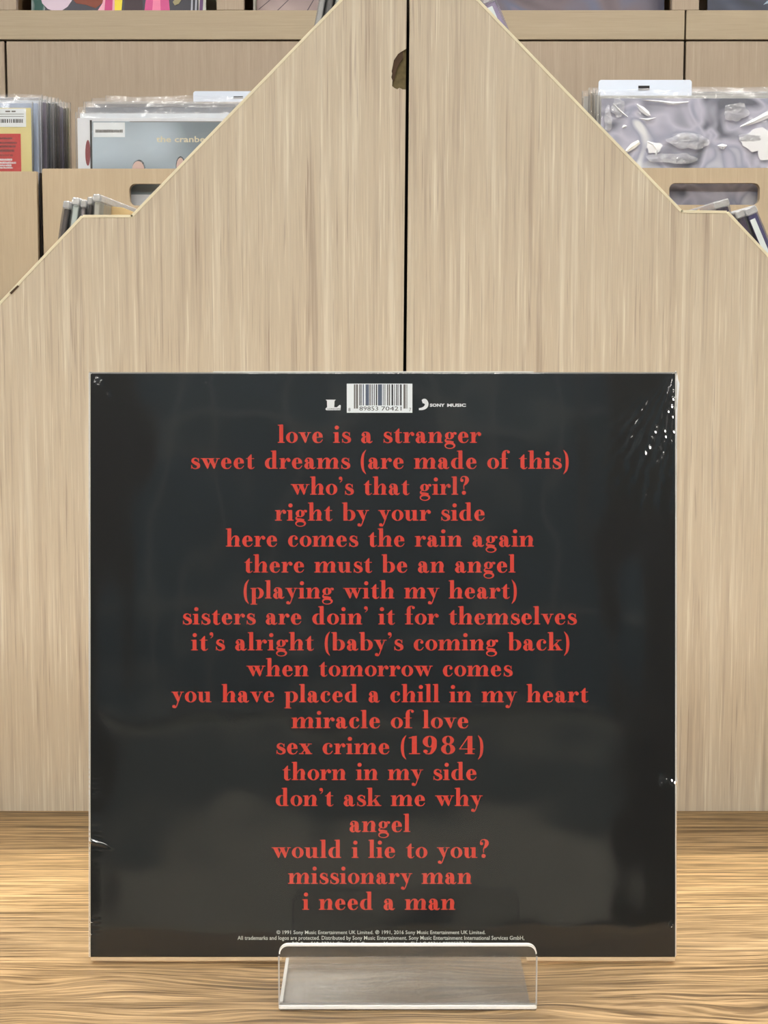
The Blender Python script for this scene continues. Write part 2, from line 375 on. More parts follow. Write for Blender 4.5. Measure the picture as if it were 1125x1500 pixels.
edge_record(510, -78, 11, srgb(190, 196, 192), 'pale record leaning nearest the seam in the upper left rack bin', th=.0038, film_t=.0044)
M_NAVY = plain('navy_jacket', srgb(70, 66, 128), .4, .3, 60)
M_PURP = plain('purple_jacket', srgb(58, 40, 74), .4, .4, 50)
M_GLARE = plain('white_painted_glare', srgb(225, 235, 242), .3, .1, 60)
edge_record(1099, 305, -24, M_NAVY, 'navy blue record leaning rightmost behind the right rack slope', th=.0068, film_t=.0078, glare=M_GLARE)
edge_record(1083, 310, -23.2, M_PURP, 'dark purple record just left of the navy one behind the right rack', th=.005, film_t=.0058)
edge_record(1056, 295, -15, M_PURP, 'purple record with white glare at the notch of the right rack', th=.009, film_t=.0105, glare=M_GLARE)
edge_record(714, -6, -24, plain('violet_jacket', srgb(170, 158, 196), .4, .3, 60), 'violet-white record poking over the right rack slope near the top', th=.007, film_t=.009, glare=M_GLARE)

# bare plywood dividers inside the notch bins, and the bin floors the sleeves stand on
def divider(pts, Y, label):
    ps = [P(px, py, Y) for px, py in pts]; cx = sum(p[0] for p in ps)/len(ps); z0 = min(p[1] for p in ps)
    o = link('bin_divider', plate([(x-cx, z-z0) for x, z in ps], [], .006), M_INNER); o.location = (cx, Y, z0)
    o['label'] = label; o['category'] = 'divider'; return o
divider([(143, 330), (141, 309), (150, 305), (165, 302.5), (180, 304), (197, 311), (210, 318), (210, 560), (143, 560)], 1.30, 'bare plywood divider with a curved top in the left rack notch')
divider([(1000, 317), (1012, 311), (1026, 306), (1036, 306.5), (1040, 311), (1044, 330), (1044, 560), (985, 560), (985, 322)], 1.30, 'bare plywood divider with a curved top in the right rack notch')
M_FILMTOP = plain('milky_film_lip', srgb(200, 186, 192), .3, .15, 60)
def floor_board(par, x0, x1, z): box('bin_floor', (x0, YP+TP, z-.012), (x1, 1.60, z), M_PANEL_L, par)
zl = at(98, 298, 1.245).z-.326; zr = at(1099, 310, 1.245).z-.326*math.cos(math.radians(24))
floor_board(bl, P(-250, 0)[0], P(230, 0)[0], .086); floor_board(br, P(950, 0)[0], P(1415, 0)[0], .082)
floor_board(bl, P(235, 0)[0], P(575, 0)[0], .268); floor_board(br, P(625, 0)[0], P(945, 0)[0], .285)

# ------------------------------------------------------------------ crates of records behind
YB = 2.60
def at2(px, py, Y=YB): v = at(px, py, Y); return v
def crate(pl, pr, label, top=247, hole=True):
    a = at2(pl, top); b = at2(pr, top); w_ = b.x-a.x; hgt = .262; dp = .40; th = .016
    t = thing('record_crate', label, 'crate', ((a.x+b.x)/2, YB, a.z-hgt), group=None)
    hw = w_/2
    hz1 = hgt-(.0215); hz0 = hz1-.031
    holes = [rrect(-.0655, hz0, .0655, hz1, .009)] if hole else []
    link('front_panel', plate([(-hw, 0), (hw, 0), (hw, hgt), (-hw, hgt)], holes, th), M_BIN, t)
    box('side_panel', (-hw-.0038, th, 0), (-hw-.0012, dp-th, hgt-.001), M_BIN, t); box('side_panel', (hw+.0012, th, 0), (hw+.0038, dp-th, hgt-.001), M_DARK, t)  # right panel coloured near-black to paint the shade between crates
    box('back_panel', (-hw, dp-th, 0), (hw, dp, hgt), M_BIN, t); box('bottom_panel', (-hw, th, 0), (hw, dp-th, .008), M_BIN, t)
    return t
c1 = crate(-334, 53, 'oak record crate at the far left edge, yellow record in front', 251)
c2 = crate(62, 449, 'oak record crate holding the grey band record', 247)
c3 = crate(458, 845, 'oak record crate hidden behind the centre of the stepped rack', 247)
c4 = crate(854, 1241, 'oak record crate with a full slot handle below silvery record', 246)
cb = thing('crate_stand', 'long oak base cabinet under the rear record crates', 'cabinet', (0, YB, FLOOR))
zt = c1.location.z
box('base_body', (-1.35, .0, 0), (1.35, .42, min(c.location.z for c in (c1, c2, c3, c4))-FLOOR-.0005), M_CAB_V, cb, .002)

def quad(name, x0, z0, x1, z1, y, mat, parent, th=.0003): return box(name, (x0, y-th, z0), (x1, y, z1), mat, parent)

def lip_film(t, w_, h0, seed, mat, extra=.008, amp=.0022):
    """clear outer cover in front with a crumpled lip above the jacket"""
    bm = bmesh.new(); nx = 60; rows = [0, .08, .16, .22, .27, .30, h0, h0+extra*.5, h0+extra]
    for y0, sg in ((-.0012, -1), (.0052, 1)):
        g = []
        for j, z in enumerate(rows):
            row = []
            for i in range(nx+1):
                x = -w_/2+w_*i/nx
                k = 1 if z > h0 else .12
                dy = amp*k*noise.noise(Vector((x*38, z*90, seed+sg)))
                dz = (amp*.9*noise.noise(Vector((x*30, 3, seed))) if j == len(rows)-1 else 0)
                row.append(bm.verts.new((x, y0+sg*abs(dy), z+dz)))
            g.append(row)
        for j in range(len(rows)-1):
            for i in range(nx): bm.faces.new((g[j][i], g[j][i+1], g[j+1][i+1], g[j+1][i]))
        if sg == -1: ga = g
    for j in range(len(rows)-1):
        for i in (0, nx): bm.faces.new((ga[j][i], g[j][i], g[j+1][i], ga[j+1][i]))
    return link('plastic_cover', mesh_of(bm, smooth=True), mat, t)

def face_record(px_c, py_top, Y, mat, label, jw=.314, jh=.314, th=.004, lean=3.0, seed=0, group=None, edge=None):
    """record facing the room; px_c = centre px, py_top = jacket top px (both at depth Y)"""
    tip = at(px_c, py_top, Y); a = math.radians(lean)
    base = tip - Vector((0, math.sin(a), math.cos(a)))*jh
    t = thing('record_sleeve', label, 'record', base, (-a, 0, 0), group)
    box('jacket', (-jw/2, 0, 0), (jw/2, th, jh), mat, t, .0005)
    lip_film(t, jw+.005, jh+.001, seed, M_COVERFILM)
    return t
def rx(t, px, py):        # pixel -> local coords on a face record's front
    Y = t.location.y; v = at(px, py, Y); a = -t.rotation_euler.x
    for _ in range(4):
        z = (v.z-t.location.z)/math.cos(a); v = at(px, py, Y+z*math.sin(a))
    return v.x-t.location.x, (v.z-t.location.z)/math.cos(a)

def grad_mat(name, cols, scale=8, rough=.35, detail=2, dist=1.0, coord='Object', kind='noise', seed=0):
    m, n, l, p = new_mat(name); tc = n.new('ShaderNodeTexCoord'); mp = n.new('ShaderNodeMapping'); mp.inputs['Location'].default_value = (seed, seed, seed)
    nz = n.new('ShaderNodeTexVoronoi' if kind == 'voronoi' else 'ShaderNodeTexNoise'); nz.inputs['Scale'].default_value = scale
    if kind == 'noise': nz.inputs['Detail'].default_value = detail; nz.inputs['Distortion'].default_value = dist
    l.new(tc.outputs[coord], mp.inputs[0]); l.new(mp.outputs[0], nz.inputs['Vector'])
    k = len(cols); r = ramp(n, [(.30+.42*i/(k-1) if kind == 'noise' else i/k, c) for i, c in enumerate(cols)], 'CONSTANT' if kind == 'voronoi' else 'LINEAR')
    l.new(nz.outputs['Color'] if kind == 'voronoi' else nz.outputs['Fac'], r.inputs[0]); l.new(r.outputs[0], p.inputs['Base Color']); p.inputs['Roughness'].default_value = rough
    return m

# far-left crate
M_YEL = plain('pale_yellow_jacket', srgb(230, 220, 156), .4, .03)
M_REDBOX = plain('red_printed_panel', srgb(205, 40, 34), .4, .06)
M_DKRED = plain('dark_red_print', srgb(105, 14, 18), .5)
sides_l = [  # right-edge px of each sleeve going back, colour, top px, depth
    (42, srgb(238, 222, 140), 158, 2.632), (52, srgb(176, 192, 218), 151, 2.654), (56, srgb(222, 230, 240), 147, 2.675),
    (64, srgb(120, 112, 132), 150, 2.705), (70, srgb(62, 70, 78), 151, 2.735), (75, srgb(140, 140, 146), 152, 2.762),
    (80, srgb(58, 62, 60), 152, 2.79), (84, srgb(60, 44, 60), 155, 2.815), (88.5, srgb(116, 112, 140), 157, 2.845), (93, srgb(44, 42, 38), 159, 2.875), (98, srgb(140, 136, 108), 158, 2.905)]
desc = ['pale yellow record with white barcode sticker and red box', 'light blue record just behind the yellow one', 'white-edged record behind the light blue one',
        'mauve-grey record fourth from the front of the far-left crate', 'dark slate record fifth in the far-left crate', 'silver-grey record sixth in the far-left crate',
        'dark green-grey record seventh in the far-left crate', 'dark plum record eighth in the far-left crate', 'lavender record third from the back of the far-left crate',
        'black record second from the back of the far-left crate', 'olive-grey record at the very back of the far-left crate']
for i, ((pr, c, tp, Y), ds) in enumerate(zip(sides_l, desc)):
    wpx = .314*F/Y
    t = face_record(pr-wpx/2, tp, Y, M_YEL if i == 0 else plain('jacket_face', c, .4, .15, 40), ds, lean=1.5, seed=i*3.3)
    if i == 0: yel = t
a0 = rx(yel, -60, 186); a1 = rx(yel, 38, 159)
stk = quad('price_sticker', a0[0], a0[1], a1[0], a1[1], -.0002, M_STICK, yel)
random.seed(3)
x = rx(yel, -30, 180)[0]; xe = rx(yel, 34.5, 180)[0]; za = rx(yel, 0, 180)[1]; zb = rx(yel, 0, 174.5)[1]; polys = []
while x < xe:
    wd = random.uniform(.0006, .0022); polys.append([(x, -.0006, za), (x+wd, -.0006, za), (x+wd, -.0006, zb), (x, -.0006, zb)]); x += wd+random.uniform(.0006, .0018)
link('barcode', poly_mesh(polys), M_BAR[0], stk)
polys = []
for py in (167.5, 171):
    for (xa, xb) in ((-5, 35),):
        p0 = rx(yel, xa, py); p1 = rx(yel, xb, py-.7); polys.append([(p0[0], -.0006, p0[1]), (p1[0], -.0006, p0[1]), (p1[0], -.0006, p1[1]), (p0[0], -.0006, p1[1])])
for xa, xb, py in ((8, 15, 164.3), (17, 23, 164.3)):
    p0 = rx(yel, xa, py); p1 = rx(yel, xb, py-2); polys.append([(p0[0], -.0006, p0[1]), (p1[0], -.0006, p0[1]), (p1[0], -.0006, p1[1]), (p0[0], -.0006, p1[1])])
link('fine_print', poly_mesh(polys), M_BAR[1], stk)
a0 = rx(yel, -90, 262); a1 = rx(yel, 30.3, 196)
rb = quad('red_panel', a0[0], a0[1], a1[0], a1[1], -.0002, M_REDBOX, yel)
def words_on(t, par, lines, mat, y=-.0006, bold=.012):
    for s, xa, xb, pb, pt in lines:
        p0 = rx(t, xa, pb); p1 = rx(t, xb, pt); link('lettering', fit_text(s, p0[0], p0[1], p1[0], p1[1], y, bold), mat, par)
words_on(yel, rb, [('and more', -18, 19, 229, 225)], M_DKRED)
def scribble(t, par, rows, mat, y=-.0006, name='worn_print'):
    polys = []
    for xa, xb, pb, pt in rows:
        x = xa
        while x < xb:
            wd = random.uniform(.5, 1.4); q0 = rx(t, x, pb); q1 = rx(t, min(x+wd, xb), pt+random.uniform(-.3, .6)*(random.random() < .6))
            polys.append([(q0[0], y, q0[1]), (q1[0], y, q0[1]), (q1[0], y, q1[1]), (q0[0], y, q1[1])]); x += wd+random.uniform(.15, .5)
    link(name, poly_mesh(polys), mat, par)
scribble(yel, rb, [(-15, 18, 204, 201.5), (-15, 25, 210.5, 208), (-15, 23, 216, 213), (-15, 21, 222.5, 219)], M_DKRED)
scribble(yel, rb, [(-15, 18, 235.5, 232.5), (-15, 23.5, 240, 237), (-15, 17, 243.5, 241), (-15, 19, 247, 244.5)], M_WHITEINK)

# band-record crate
M_GBAND = grad_mat('grey_studio_backdrop_print', [srgb(118, 134, 142), srgb(138, 154, 164), srgb(196, 212, 224)], 9, .3, 0, .3, seed=1.3)
grp = None
dsc2 = ['record with grey portrait print and cream band name', 'white record directly behind the grey band record', 'silver record third in the crate with the band record', 'dark-edged record fourth in the crate with the band record',
        'clear-covered record fifth in the crate with the band record', 'record at the back of the crate, in front of its white divider']
rows2 = [(116, 173, 2.632, srgb(240, 244, 252)), (120, 166, 2.67, srgb(238, 244, 252)), (128, 157, 2.715, srgb(128, 132, 142)), (131, 157.5, 2.745, srgb(150, 156, 166)), (140, 152, 2.80, srgb(96, 92, 90)), (160, 149, 2.86, srgb(168, 156, 136))]
for i, ((pl_, tp, Y, c), ds) in enumerate(zip(rows2, dsc2)):
    wpx = .314*F/Y
    t = face_record(pl_+wpx/2, tp, Y, plain('jacket_face', c, .35, .06, 20), ds, lean=1.5, seed=20+i*2.7)
    if i == 0: band = t
a0 = rx(band, 134, 285); a1 = rx(band, 425, 177.8)
gb = quad('cover_print', a0[0], a0[1], a1[0], a1[1], -.0002, M_GBAND, band)
a0 = rx(band, 133.2, 285); a1 = rx(band, 134.6, 176); quad('print_edge', a0[0], a0[1], a1[0], a1[1], -.0004, M_PLASTIC_BLK, band)
a0 = rx(band, 190, 179); a1 = rx(band, 425, 177.6); quad('print_edge', a0[0], a0[1], a1[0], a1[1], -.0004, M_GREYCARD, band)
a0 = rx(band, 137, 201); a1 = rx(band, 183, 179.5)
stk = quad('price_sticker', a0[0], a0[1], a1[0], a1[1], -.0004, M_STICK, band)
scribble(band, stk, [(140, 180, 194.3, 190)], M_BAR[1], -.0008, 'barcode')
M_CREAM = plain('cream_lettering', srgb(232, 224, 196), .5)
link('lettering', fit_text('the cranberries', *rx(band, 229, 208.5), *rx(band, 331, 199.5), -.0006, .02), M_CREAM, gb)
M_SKIN = plain('printed_skin_tone', srgb(228, 200, 190), .4, .08, 80); M_HAIR = plain('printed_dark_hair', srgb(50, 44, 44), .5)
def ell(t, cx, cy, rx_, ry_, y, n=20, clipb=None):
    pts = []
    for i in range(n):
        a = 2*math.pi*i/n; q = rx(t, cx+rx_*math.cos(a), cy-ry_*math.sin(a)); pts.append((q[0], y, q[1]))
    return pts
link('printed_head', poly_mesh([ell(band, 203.5, 246, 9.5, 12, -.0005)]), M_HAIR, gb); link('printed_face', poly_mesh([ell(band, 202.5, 248.5, 9, 12.5, -.0007)]), M_SKIN, gb)
link('printed_head', poly_mesh([ell(band, 264.5, 243, 7, 14, -.0005)]), M_HAIR, gb); link('printed_face', poly_mesh([ell(band, 264.5, 245, 6, 14, -.0007)]), M_SKIN, gb)
M_REDD = plain('dark_red_print_patch', srgb(150, 48, 56), .4)
link('printed_patch', poly_mesh([ell(band, 128.8, 224, 3.8, 19, -.0005)]), M_REDD, band)
def card(pl_, pr_, ptop, Y, label, mark):
    a = at(pl_, ptop, Y); b = at(pr_, ptop, Y); w_ = b.x-a.x; hh = .335
    t = thing('divider_card', label, 'divider', ((a.x+b.x)/2, Y, a.z-hh))
    link('card', plate(rrect(-w_/2, 0, w_/2, hh, .004), [], .0025), M_DIV, t)
    if mark:
        m0 = at(mark[0], mark[3], Y); m1 = at(mark[1], mark[2], Y); cx = t.location.x; z0 = t.location.z
        box('black_slot', (m0.x-cx, -.0006, m0.z-z0), (m1.x-cx, 0, m1.z-z0), M_PLASTIC_BLK, t)
        box('slot_glint', (m0.x-cx, -.0008, m0.z-z0-.0025), (m1.x-cx, -.0001, m0.z-z0-.0006), M_GREYCARD, t)
card(283, 410, 133.5, 2.90, 'white divider card behind the grey band record', (342, 356, 141, 142.5))
# right crate
card(877, 1013.5, 117, 2.67, 'white divider card with a small black slot above the silvery record', (935, 951.5, 125.5, 129.5))
M_SILV = grad_mat('silver_blue_print_with_glare', [srgb(112, 116, 132), srgb(176, 178, 196), srgb(214, 214, 230), srgb(176, 180, 202), srgb(250, 252, 255)], 17, .25, 1, 1.2)  # pale patches paint lamp reflections of the crumpled film into the print
rowsr = [(884, 144, 2.632, M_SILV), (878, 140, 2.652, plain('jacket_face', srgb(196, 196, 190), .4)), (874, 137, 2.70, plain('jacket_face', srgb(168, 164, 156), .4)), (868, 136, 2.74, plain('jacket_face', srgb(150, 140, 124), .4)), (858, 141, 2.79, plain('jacket_face', srgb(186, 184, 178), .4))]
dr = ['silvery blue cloudy record in creased plastic, front of the right crate', 'pale record right behind the silvery one', 'grey record behind the white divider card of the right crate', 'brownish-grey record fourth in the right crate', 'pale record at the back left of the right crate']
for i, ((pl_, tp, Y, m), ds) in enumerate(zip(rowsr, dr)):
    wpx = .314*F/Y; t = face_record(pl_+wpx/2, tp, Y, m, ds, lean=1.5 if i != 1 else 1.3, seed=50+i*1.9)
    if i == 0: silv = t
# creases in its film: milky white paints the glare on the folds
def crease(t, pts, wpx, mat=None):
    polys = []
    for (a, b) in zip(pts[:-1], pts[1:]):
        pa = rx(t, *a[:2]); pb = rx(t, *b[:2]); d = Vector((pb[0]-pa[0], pb[1]-pa[1])); n = Vector((-d.y, d.x)).normalized()
        wa, wb = a[2]*.0005, b[2]*.0005
        A0 = (pa[0]-n.x*wa, -.003, pa[1]-n.y*wa); A1 = (pa[0], -.0045, pa[1]); A2 = (pa[0]+n.x*wa, -.003, pa[1]+n.y*wa)
        B0 = (pb[0]-n.x*wb, -.003, pb[1]-n.y*wb); B1 = (pb[0], -.0045, pb[1]); B2 = (pb[0]+n.x*wb, -.003, pb[1]+n.y*wb)
        polys += [[A0, B0, B1, A1], [A1, B1, B2, A2]]
    link('fold_glare', poly_mesh(polys), mat or M_FOLDGLARE, t)
M_FOLDGLARE = film('bright_fold_glare', 3, .15, (.98, .98, 1), haze=.6)
crease(silv, [(940, 147, .5), (965, 149, 3), (985, 152, 5), (1008, 150, 2)], 2)
crease(silv, [(932, 154, 1), (940, 160, 8), (948, 167, 7), (952, 170, 2)], 2)
crease(silv, [(936, 174, 1), (948, 176, 4), (960, 173, 1)], 2)
crease(silv, [(897, 152, 1), (908, 163, 3), (919, 172, 2)], 2)
crease(silv, [(918, 185, 1), (914, 186, 6), (911, 188, 2)], 2)
crease(silv, [(1084, 186, 2), (1104, 178, 7), (1125, 168, 10), (1150, 160, 6)], 2)
crease(silv, [(1050, 214, 1), (1058, 215, 9), (1064, 214, 2)], 2)
crease(silv, [(948, 208, 2), (956, 212, 5), (962, 220, 5), (960, 228, 2)], 2)
def glare_blob(t, cx, cy, rx0, ry0, sd, y=-.0030):  # flat milky blob that paints glare on the plastic
    pts = []
    for i in range(26):
        a = 2*math.pi*i/26; k_ = 1+.45*noise.noise(Vector((math.cos(a)*1.6, math.sin(a)*1.6, sd)))+.12*noise.noise(Vector((math.cos(a)*5, math.sin(a)*5, sd)))
        q = rx(t, cx+rx0*k_*math.cos(a), cy-ry0*k_*math.sin(a)); pts.append((q[0], y, q[1]))
    link('fold_glare', poly_mesh([pts]), M_FOLDGLARE3 if rx0 in (26, 22, 11) else M_FOLDGLARE2, t)
M_FOLDGLARE2 = film('soft_fold_glare', 3, .25, (.98, .98, 1), wob=.004, wscale=80, haze=.14)
M_FOLDGLARE3 = film('bright_soft_fold_glare', 3, .25, (.98, .98, 1), wob=.004, wscale=80, haze=.6)
for k_, b_ in enumerate([(1112, 206, 26, 15), (1128, 222, 22, 14), (1098, 202, 16, 6), (957, 216, 11, 9), (905, 158, 9, 12), (890, 175, 6, 16), (1075, 165, 20, 12), (1010, 208, 30, 12), (985, 232, 34, 9)]): glare_blob(silv, *b_, k_*3.7, -.0030-.0001*k_)
crease(silv, [(917, 222, 4), (927, 214, 9), (936, 208, 6)], 2, M_PAPER)

# ------------------------------------------------------------------ wall cabinet with display windows behind
YC = 3.10
def CX(px): return at(px, 40, YC).x
def CZ(py): return at(562, py, YC).z
cab = thing('display_cabinet', 'tall oak wall cabinet with record windows above plain lower panels', 'cabinet', (0, YC, FLOOR))
def cbox(name, x0, z0, x1, z1, y0, y1, mat, par=cab): return box(name, (x0, y0, z0-FLOOR), (x1, y1, z1-FLOOR), mat, par, .0008)
S = [7-999, 7, 1004, 1004+999]
for a, b in zip(S[:-1], S[1:]):
    cbox('lower_panel', CX(a+1.7), FLOOR+.1, CX(b-1.7), CZ(60.6), 0, .018, M_CAB_V)
    cbox('cabinet_floor', CX(a+1.7), CZ(57), CX(b-1.7), CZ(36), .018, .42, M_CAB_H)
for a, b in ((7-999, 1004), (1004, 1004+999)):
    cbox('window_rail', CX(a+1.2), CZ(58), CX(b-1.2), CZ(15), 0, .018, M_CAB_H)
    cbox('window_rail', CX(a+1.2), CZ(-380), CX(b-1.2), CZ(-340), 0, .018, M_CAB_H)
cbox('dark_carcass', CX(S[0]), FLOOR+.1, CX(S[-1]), CZ(63), .020, .42, M_DARK)
cbox('dark_carcass', CX(S[0]), CZ(64), CX(S[-1]), CZ(57.5), .019, .42, M_DARK)
cbox('cabinet_back', CX(S[0]), CZ(36), CX(S[-1]), CZ(-340), .40, .42, M_CAB_V)
cbox('cabinet_top', CX(S[0]), CZ(-390), CX(S[-1]), CZ(-380), 0, .42, M_CAB_V)
cbox('plinth', CX(S[0]), FLOOR, CX(S[-1]), FLOOR+.1, .03, .42, M_DARK)
st = 337.5-333
k = st
while k-333 > -1000: k -= 333
M_CABIN = wood('oak_laminate_cabinet_inside', 'Z', srgb(150, 124, 92), srgb(130, 104, 74), srgb(104, 80, 54), 260, 6, seed=2.0)
while k < 2010:
    cbox('window_stile', CX(k-20), CZ(15), CX(k+20), CZ(-340), 0, .018, M_CAB_V)
    cbox('partition', CX(k-8), CZ(36), CX(k+8), CZ(-340), .018, .40, M_CABIN)
    k += 333
M_ART1 = grad_mat('teal_white_leaf_print', [srgb(34, 84, 78), srgb(34, 84, 78), srgb(220, 228, 232), srgb(220, 228, 232)], 22, .35, 0, .4)
M_ARTD = plain('dark_slate_print', srgb(66, 66, 78), .35, .2, 20)
M_ART2 = grad_mat('mauve_board_print', [srgb(128, 112, 112), srgb(158, 140, 140), srgb(182, 164, 160)], 6, .4, 2)
M_ART3 = grad_mat('dusky_blurred_print', [srgb(88, 78, 84), srgb(108, 96, 104), srgb(96, 100, 124), srgb(150, 120, 130)], 9, .35, 1)
M_ART4 = grad_mat('dark_blue_print', [srgb(48, 50, 62), srgb(66, 72, 92), srgb(84, 92, 112)], 9, .35, 1)
def shelf_record(pl_, pr_, mat, label, Y=YC+.10):
    a = at(pl_, 15, Y); b = at(pr_, 15, Y); z0 = CZ(36)+.0005
    w_ = b.x-a.x
    t = thing('record_sleeve', label, 'record', ((a.x+b.x)/2, Y, z0))
    box('jacket', (-w_/2, 0, 0), (w_/2, .004, .314), mat, t, .0005)
    return t
s1 = shelf_record(46, 302, M_ARTD, 'brightly coloured painted record in the left cabinet window')
def sx_(t, px, py): v = at(px, py, t.location.y); return v.x-t.location.x, v.z-t.location.z
def blob(t, pts, mat, y=-.0004, name='printed_shape'):
    q = [sx_(t, *p) for p in pts]; link(name, plate(q, [], .0003), mat, t).location = (0, y, 0)
C = lambda r, g, b: plain('printed_colour', srgb(r, g, b), .4, .06, 30)
blob(s1, [(46, 30), (46, -60), (66, -60), (62, 0), (66, 12), (64, 30)], M_ART1)
blob(s1, [(p[0]*1.0, p[1]) for p in [(58, -10), (62, 5), (70, 13), (80, 17), (90, 16), (99, 10), (106, 0), (110, -14), (108, -30), (70, -30)]], C(214, 196, 214), -.0008)
blob(s1, [(106, -2), (112, 5), (125, 7), (140, 12), (152, 3), (148, -20), (110, -20)], C(128, 62, 44), -.0006)
blob(s1, [(134, 30), (150, 5), (153, -8), (176, -8), (176, 30)], C(226, 168, 188), -.0009)
blob(s1, [(152, 30), (156, -20), (166, -20), (164, 30)], C(196, 70, 128), -.0012)
blob(s1, [(168, 30), (168, -20), (181, -20), (177, 30)], C(234, 214, 66), -.0013)
blob(s1, [(181, 30), (184, -20), (208, -20), (210, 30)], C(62, 48, 56), -.0012)
blob(s1, [(210, 30), (216, -20), (246, -20), (250, 30)], C(206, 84, 142), -.0011)
blob(s1, [(222, 30), (226, -20), (234, -20), (236, 30)], C(232, 132, 170), -.0014)
blob(s1, [(253, 3), (262, -8), (272, -10), (262, 6), (256, 8)], C(160, 152, 116), -.0012)
for x_ in (279, 285): blob(s1, [(x_, 30), (x_+2, -20), (x_+4, -20), (x_+3, 30)], C(196, 200, 216), -.0012)
s2 = shelf_record(291, 302, M_PAPER, 'thin violet and white record edge right of the painted record', YC+.095)
blob(s2, [(291, 30), (294, -20), (299, -20), (296, 30)], C(120, 84, 140))
s3 = shelf_record(376, 634, M_ART2, 'mauve grey plank-patterned record in the second cabinet window')
for a_, b_ in (((378, 14), (402, -6)), ((404, 17), (430, -8)), ((448, 18), (462, -6))):
    blob(s3, [a_, (a_[0]+1.6, a_[1]), (b_[0]+1.6, b_[1]), b_], C(84, 74, 82))
s4 = shelf_record(371, 376.5, M_PAPER, 'white record spine standing at the left of the mauve record', YC+.105)
s5 = shelf_record(712, 973, M_ART3, 'dusky brown and blue blurred record in the third cabinet window')
s6 = shelf_record(1036, 1292, M_ART4, 'dark blue record in the rightmost cabinet window')
blob(s6, [(1118, 7), (1124, 1), (1132, 2), (1132, 6), (1124, 5)], C(150, 170, 190))
s7 = shelf_record(-290, -34, M_ART3, 'record in the cabinet window beyond the left edge', YC+.10)

# ------------------------------------------------------------------ the black record sleeve
rec = thing('black_record_sleeve', 'large shrink-wrapped black record sleeve with red song titles on the acrylic stand', 'record', at(561, 1402, .9208), (-TH, 0, 0))
rec.location = (sp(0, 0).x*0 + (561-562.5)*D/F, D*(CT+(750-1402)/F*ST), H+D*(-ST+(750-1402)/F*CT))
MM = .001
def sbox(name, x0, y0, x1, y1, d0, d1, mat, par=rec, bev=0):   # px rectangle; d = mm in front of the sleeve face
    a = sp(x0, y1, d1*MM); b = sp(x1, y0, d0*MM)
    return box(name, (a.x, a.y, a.z), (b.x, b.y, b.z), mat, par, bev)
sbox('back_board', 131.3, 546, 990.3, 1402.5, -4.0, -3.4, M_PAPER)
sbox('paper_core', 131.6, 547, 990.4, 1402, -3.4, -.6, M_PAPER)
sbox('front_board', 132.6, 547, 989.0, 1402, -.6, 0, M_BLACK, bev=.0002)
sbox('inner_sleeve', 312, 543.6, 782, 560, -2.6, -1.4, M_PAPER)
sbox('card_lip', 131.5, 545.2, 990.2, 548, -3.2, -.8, M_GREYCARD)
# barcode
bc = sbox('barcode_panel', 508, 562, 604, 604.6, 0, .06, M_STICK)
random.seed(11)
def spoly(x0, y0, x1, y1, d): return [tuple(sp(x0, y1, d*MM)), tuple(sp(x1, y1, d*MM)), tuple(sp(x1, y0, d*MM)), tuple(sp(x0, y0, d*MM))]
bars = {0: [], 1: [], 2: []}
for xa, xb, k in [(518.4, 520.6, 1), (521.5, 524.4, 1), (526.2, 527.6, 0), (528.3, 529.7, 0), (531.4, 533, 2), (535.5, 540.5, 2), (541.2, 543, 1), (544.5, 545.8, 0), (547.6, 548.8, 0), (550.6, 552.4, 0),
                  (553.6, 559.6, 2), (561, 562, 2), (563.4, 564.4, 0), (567, 568.4, 0), (569.4, 571.4, 1), (573.5, 576, 0), (577.6, 578.6, 0), (580.5, 582.2, 0), (583.5, 584.4, 0), (586, 588.3, 0), (591, 594.2, 1), (595.4, 596.6, 1)]:
    bars[k].append(spoly(xa, 563, xb, 598.5 if (xa < 525 or xa > 590) else 594, .09))
for k in bars: link('barcode_bar', poly_mesh(bars[k]), M_BAR[k], bc)
def slabel(s, x0, x1, ybase, ytop, mat, par, name, bold=.0, d=.09):
    a = sp(x0, ybase, d*MM); b = sp(x1, ytop, d*MM); return link(name, fit_text(s, a.x, a.z, b.x, b.z, a.y, bold), mat, par)
slabel('8', 510.3, 513.4, 602.5, 597.6, M_BAR[0], bc, 'barcode_digits'); slabel('89853', 526.5, 554, 601.5, 595.4, M_BAR[0], bc, 'barcode_digits')
slabel('70421', 558.5, 588, 601.5, 595.4, M_BAR[0], bc, 'barcode_digits'); slabel('7', 599.3, 602.3, 602.5, 597.6, M_BAR[0], bc, 'barcode_digits')
# L emblem
def spp(pts, d): return [tuple(sp(x, y, d*MM)) for x, y in pts]
link('letter_l_emblem', poly_mesh([spp([(477, 585.5), (492, 585.5), (490, 587.5), (479, 587.5)], .06), spp([(479, 587.5), (490, 587.5), (489.6, 596.6), (479.2, 596.6)], .06),
     spp([(476.5, 599), (479, 596.6), (494, 596.6), (499, 597), (498.6, 600.8), (478, 601)], .06), spp([(493, 597), (497.5, 593), (499.3, 594), (499, 597)], .06)]), M_WHITEINK, rec)
slabel('LONDON', 480, 498, 600.2, 597.9, M_BAR[0], rec, 'emblem_name', .01)

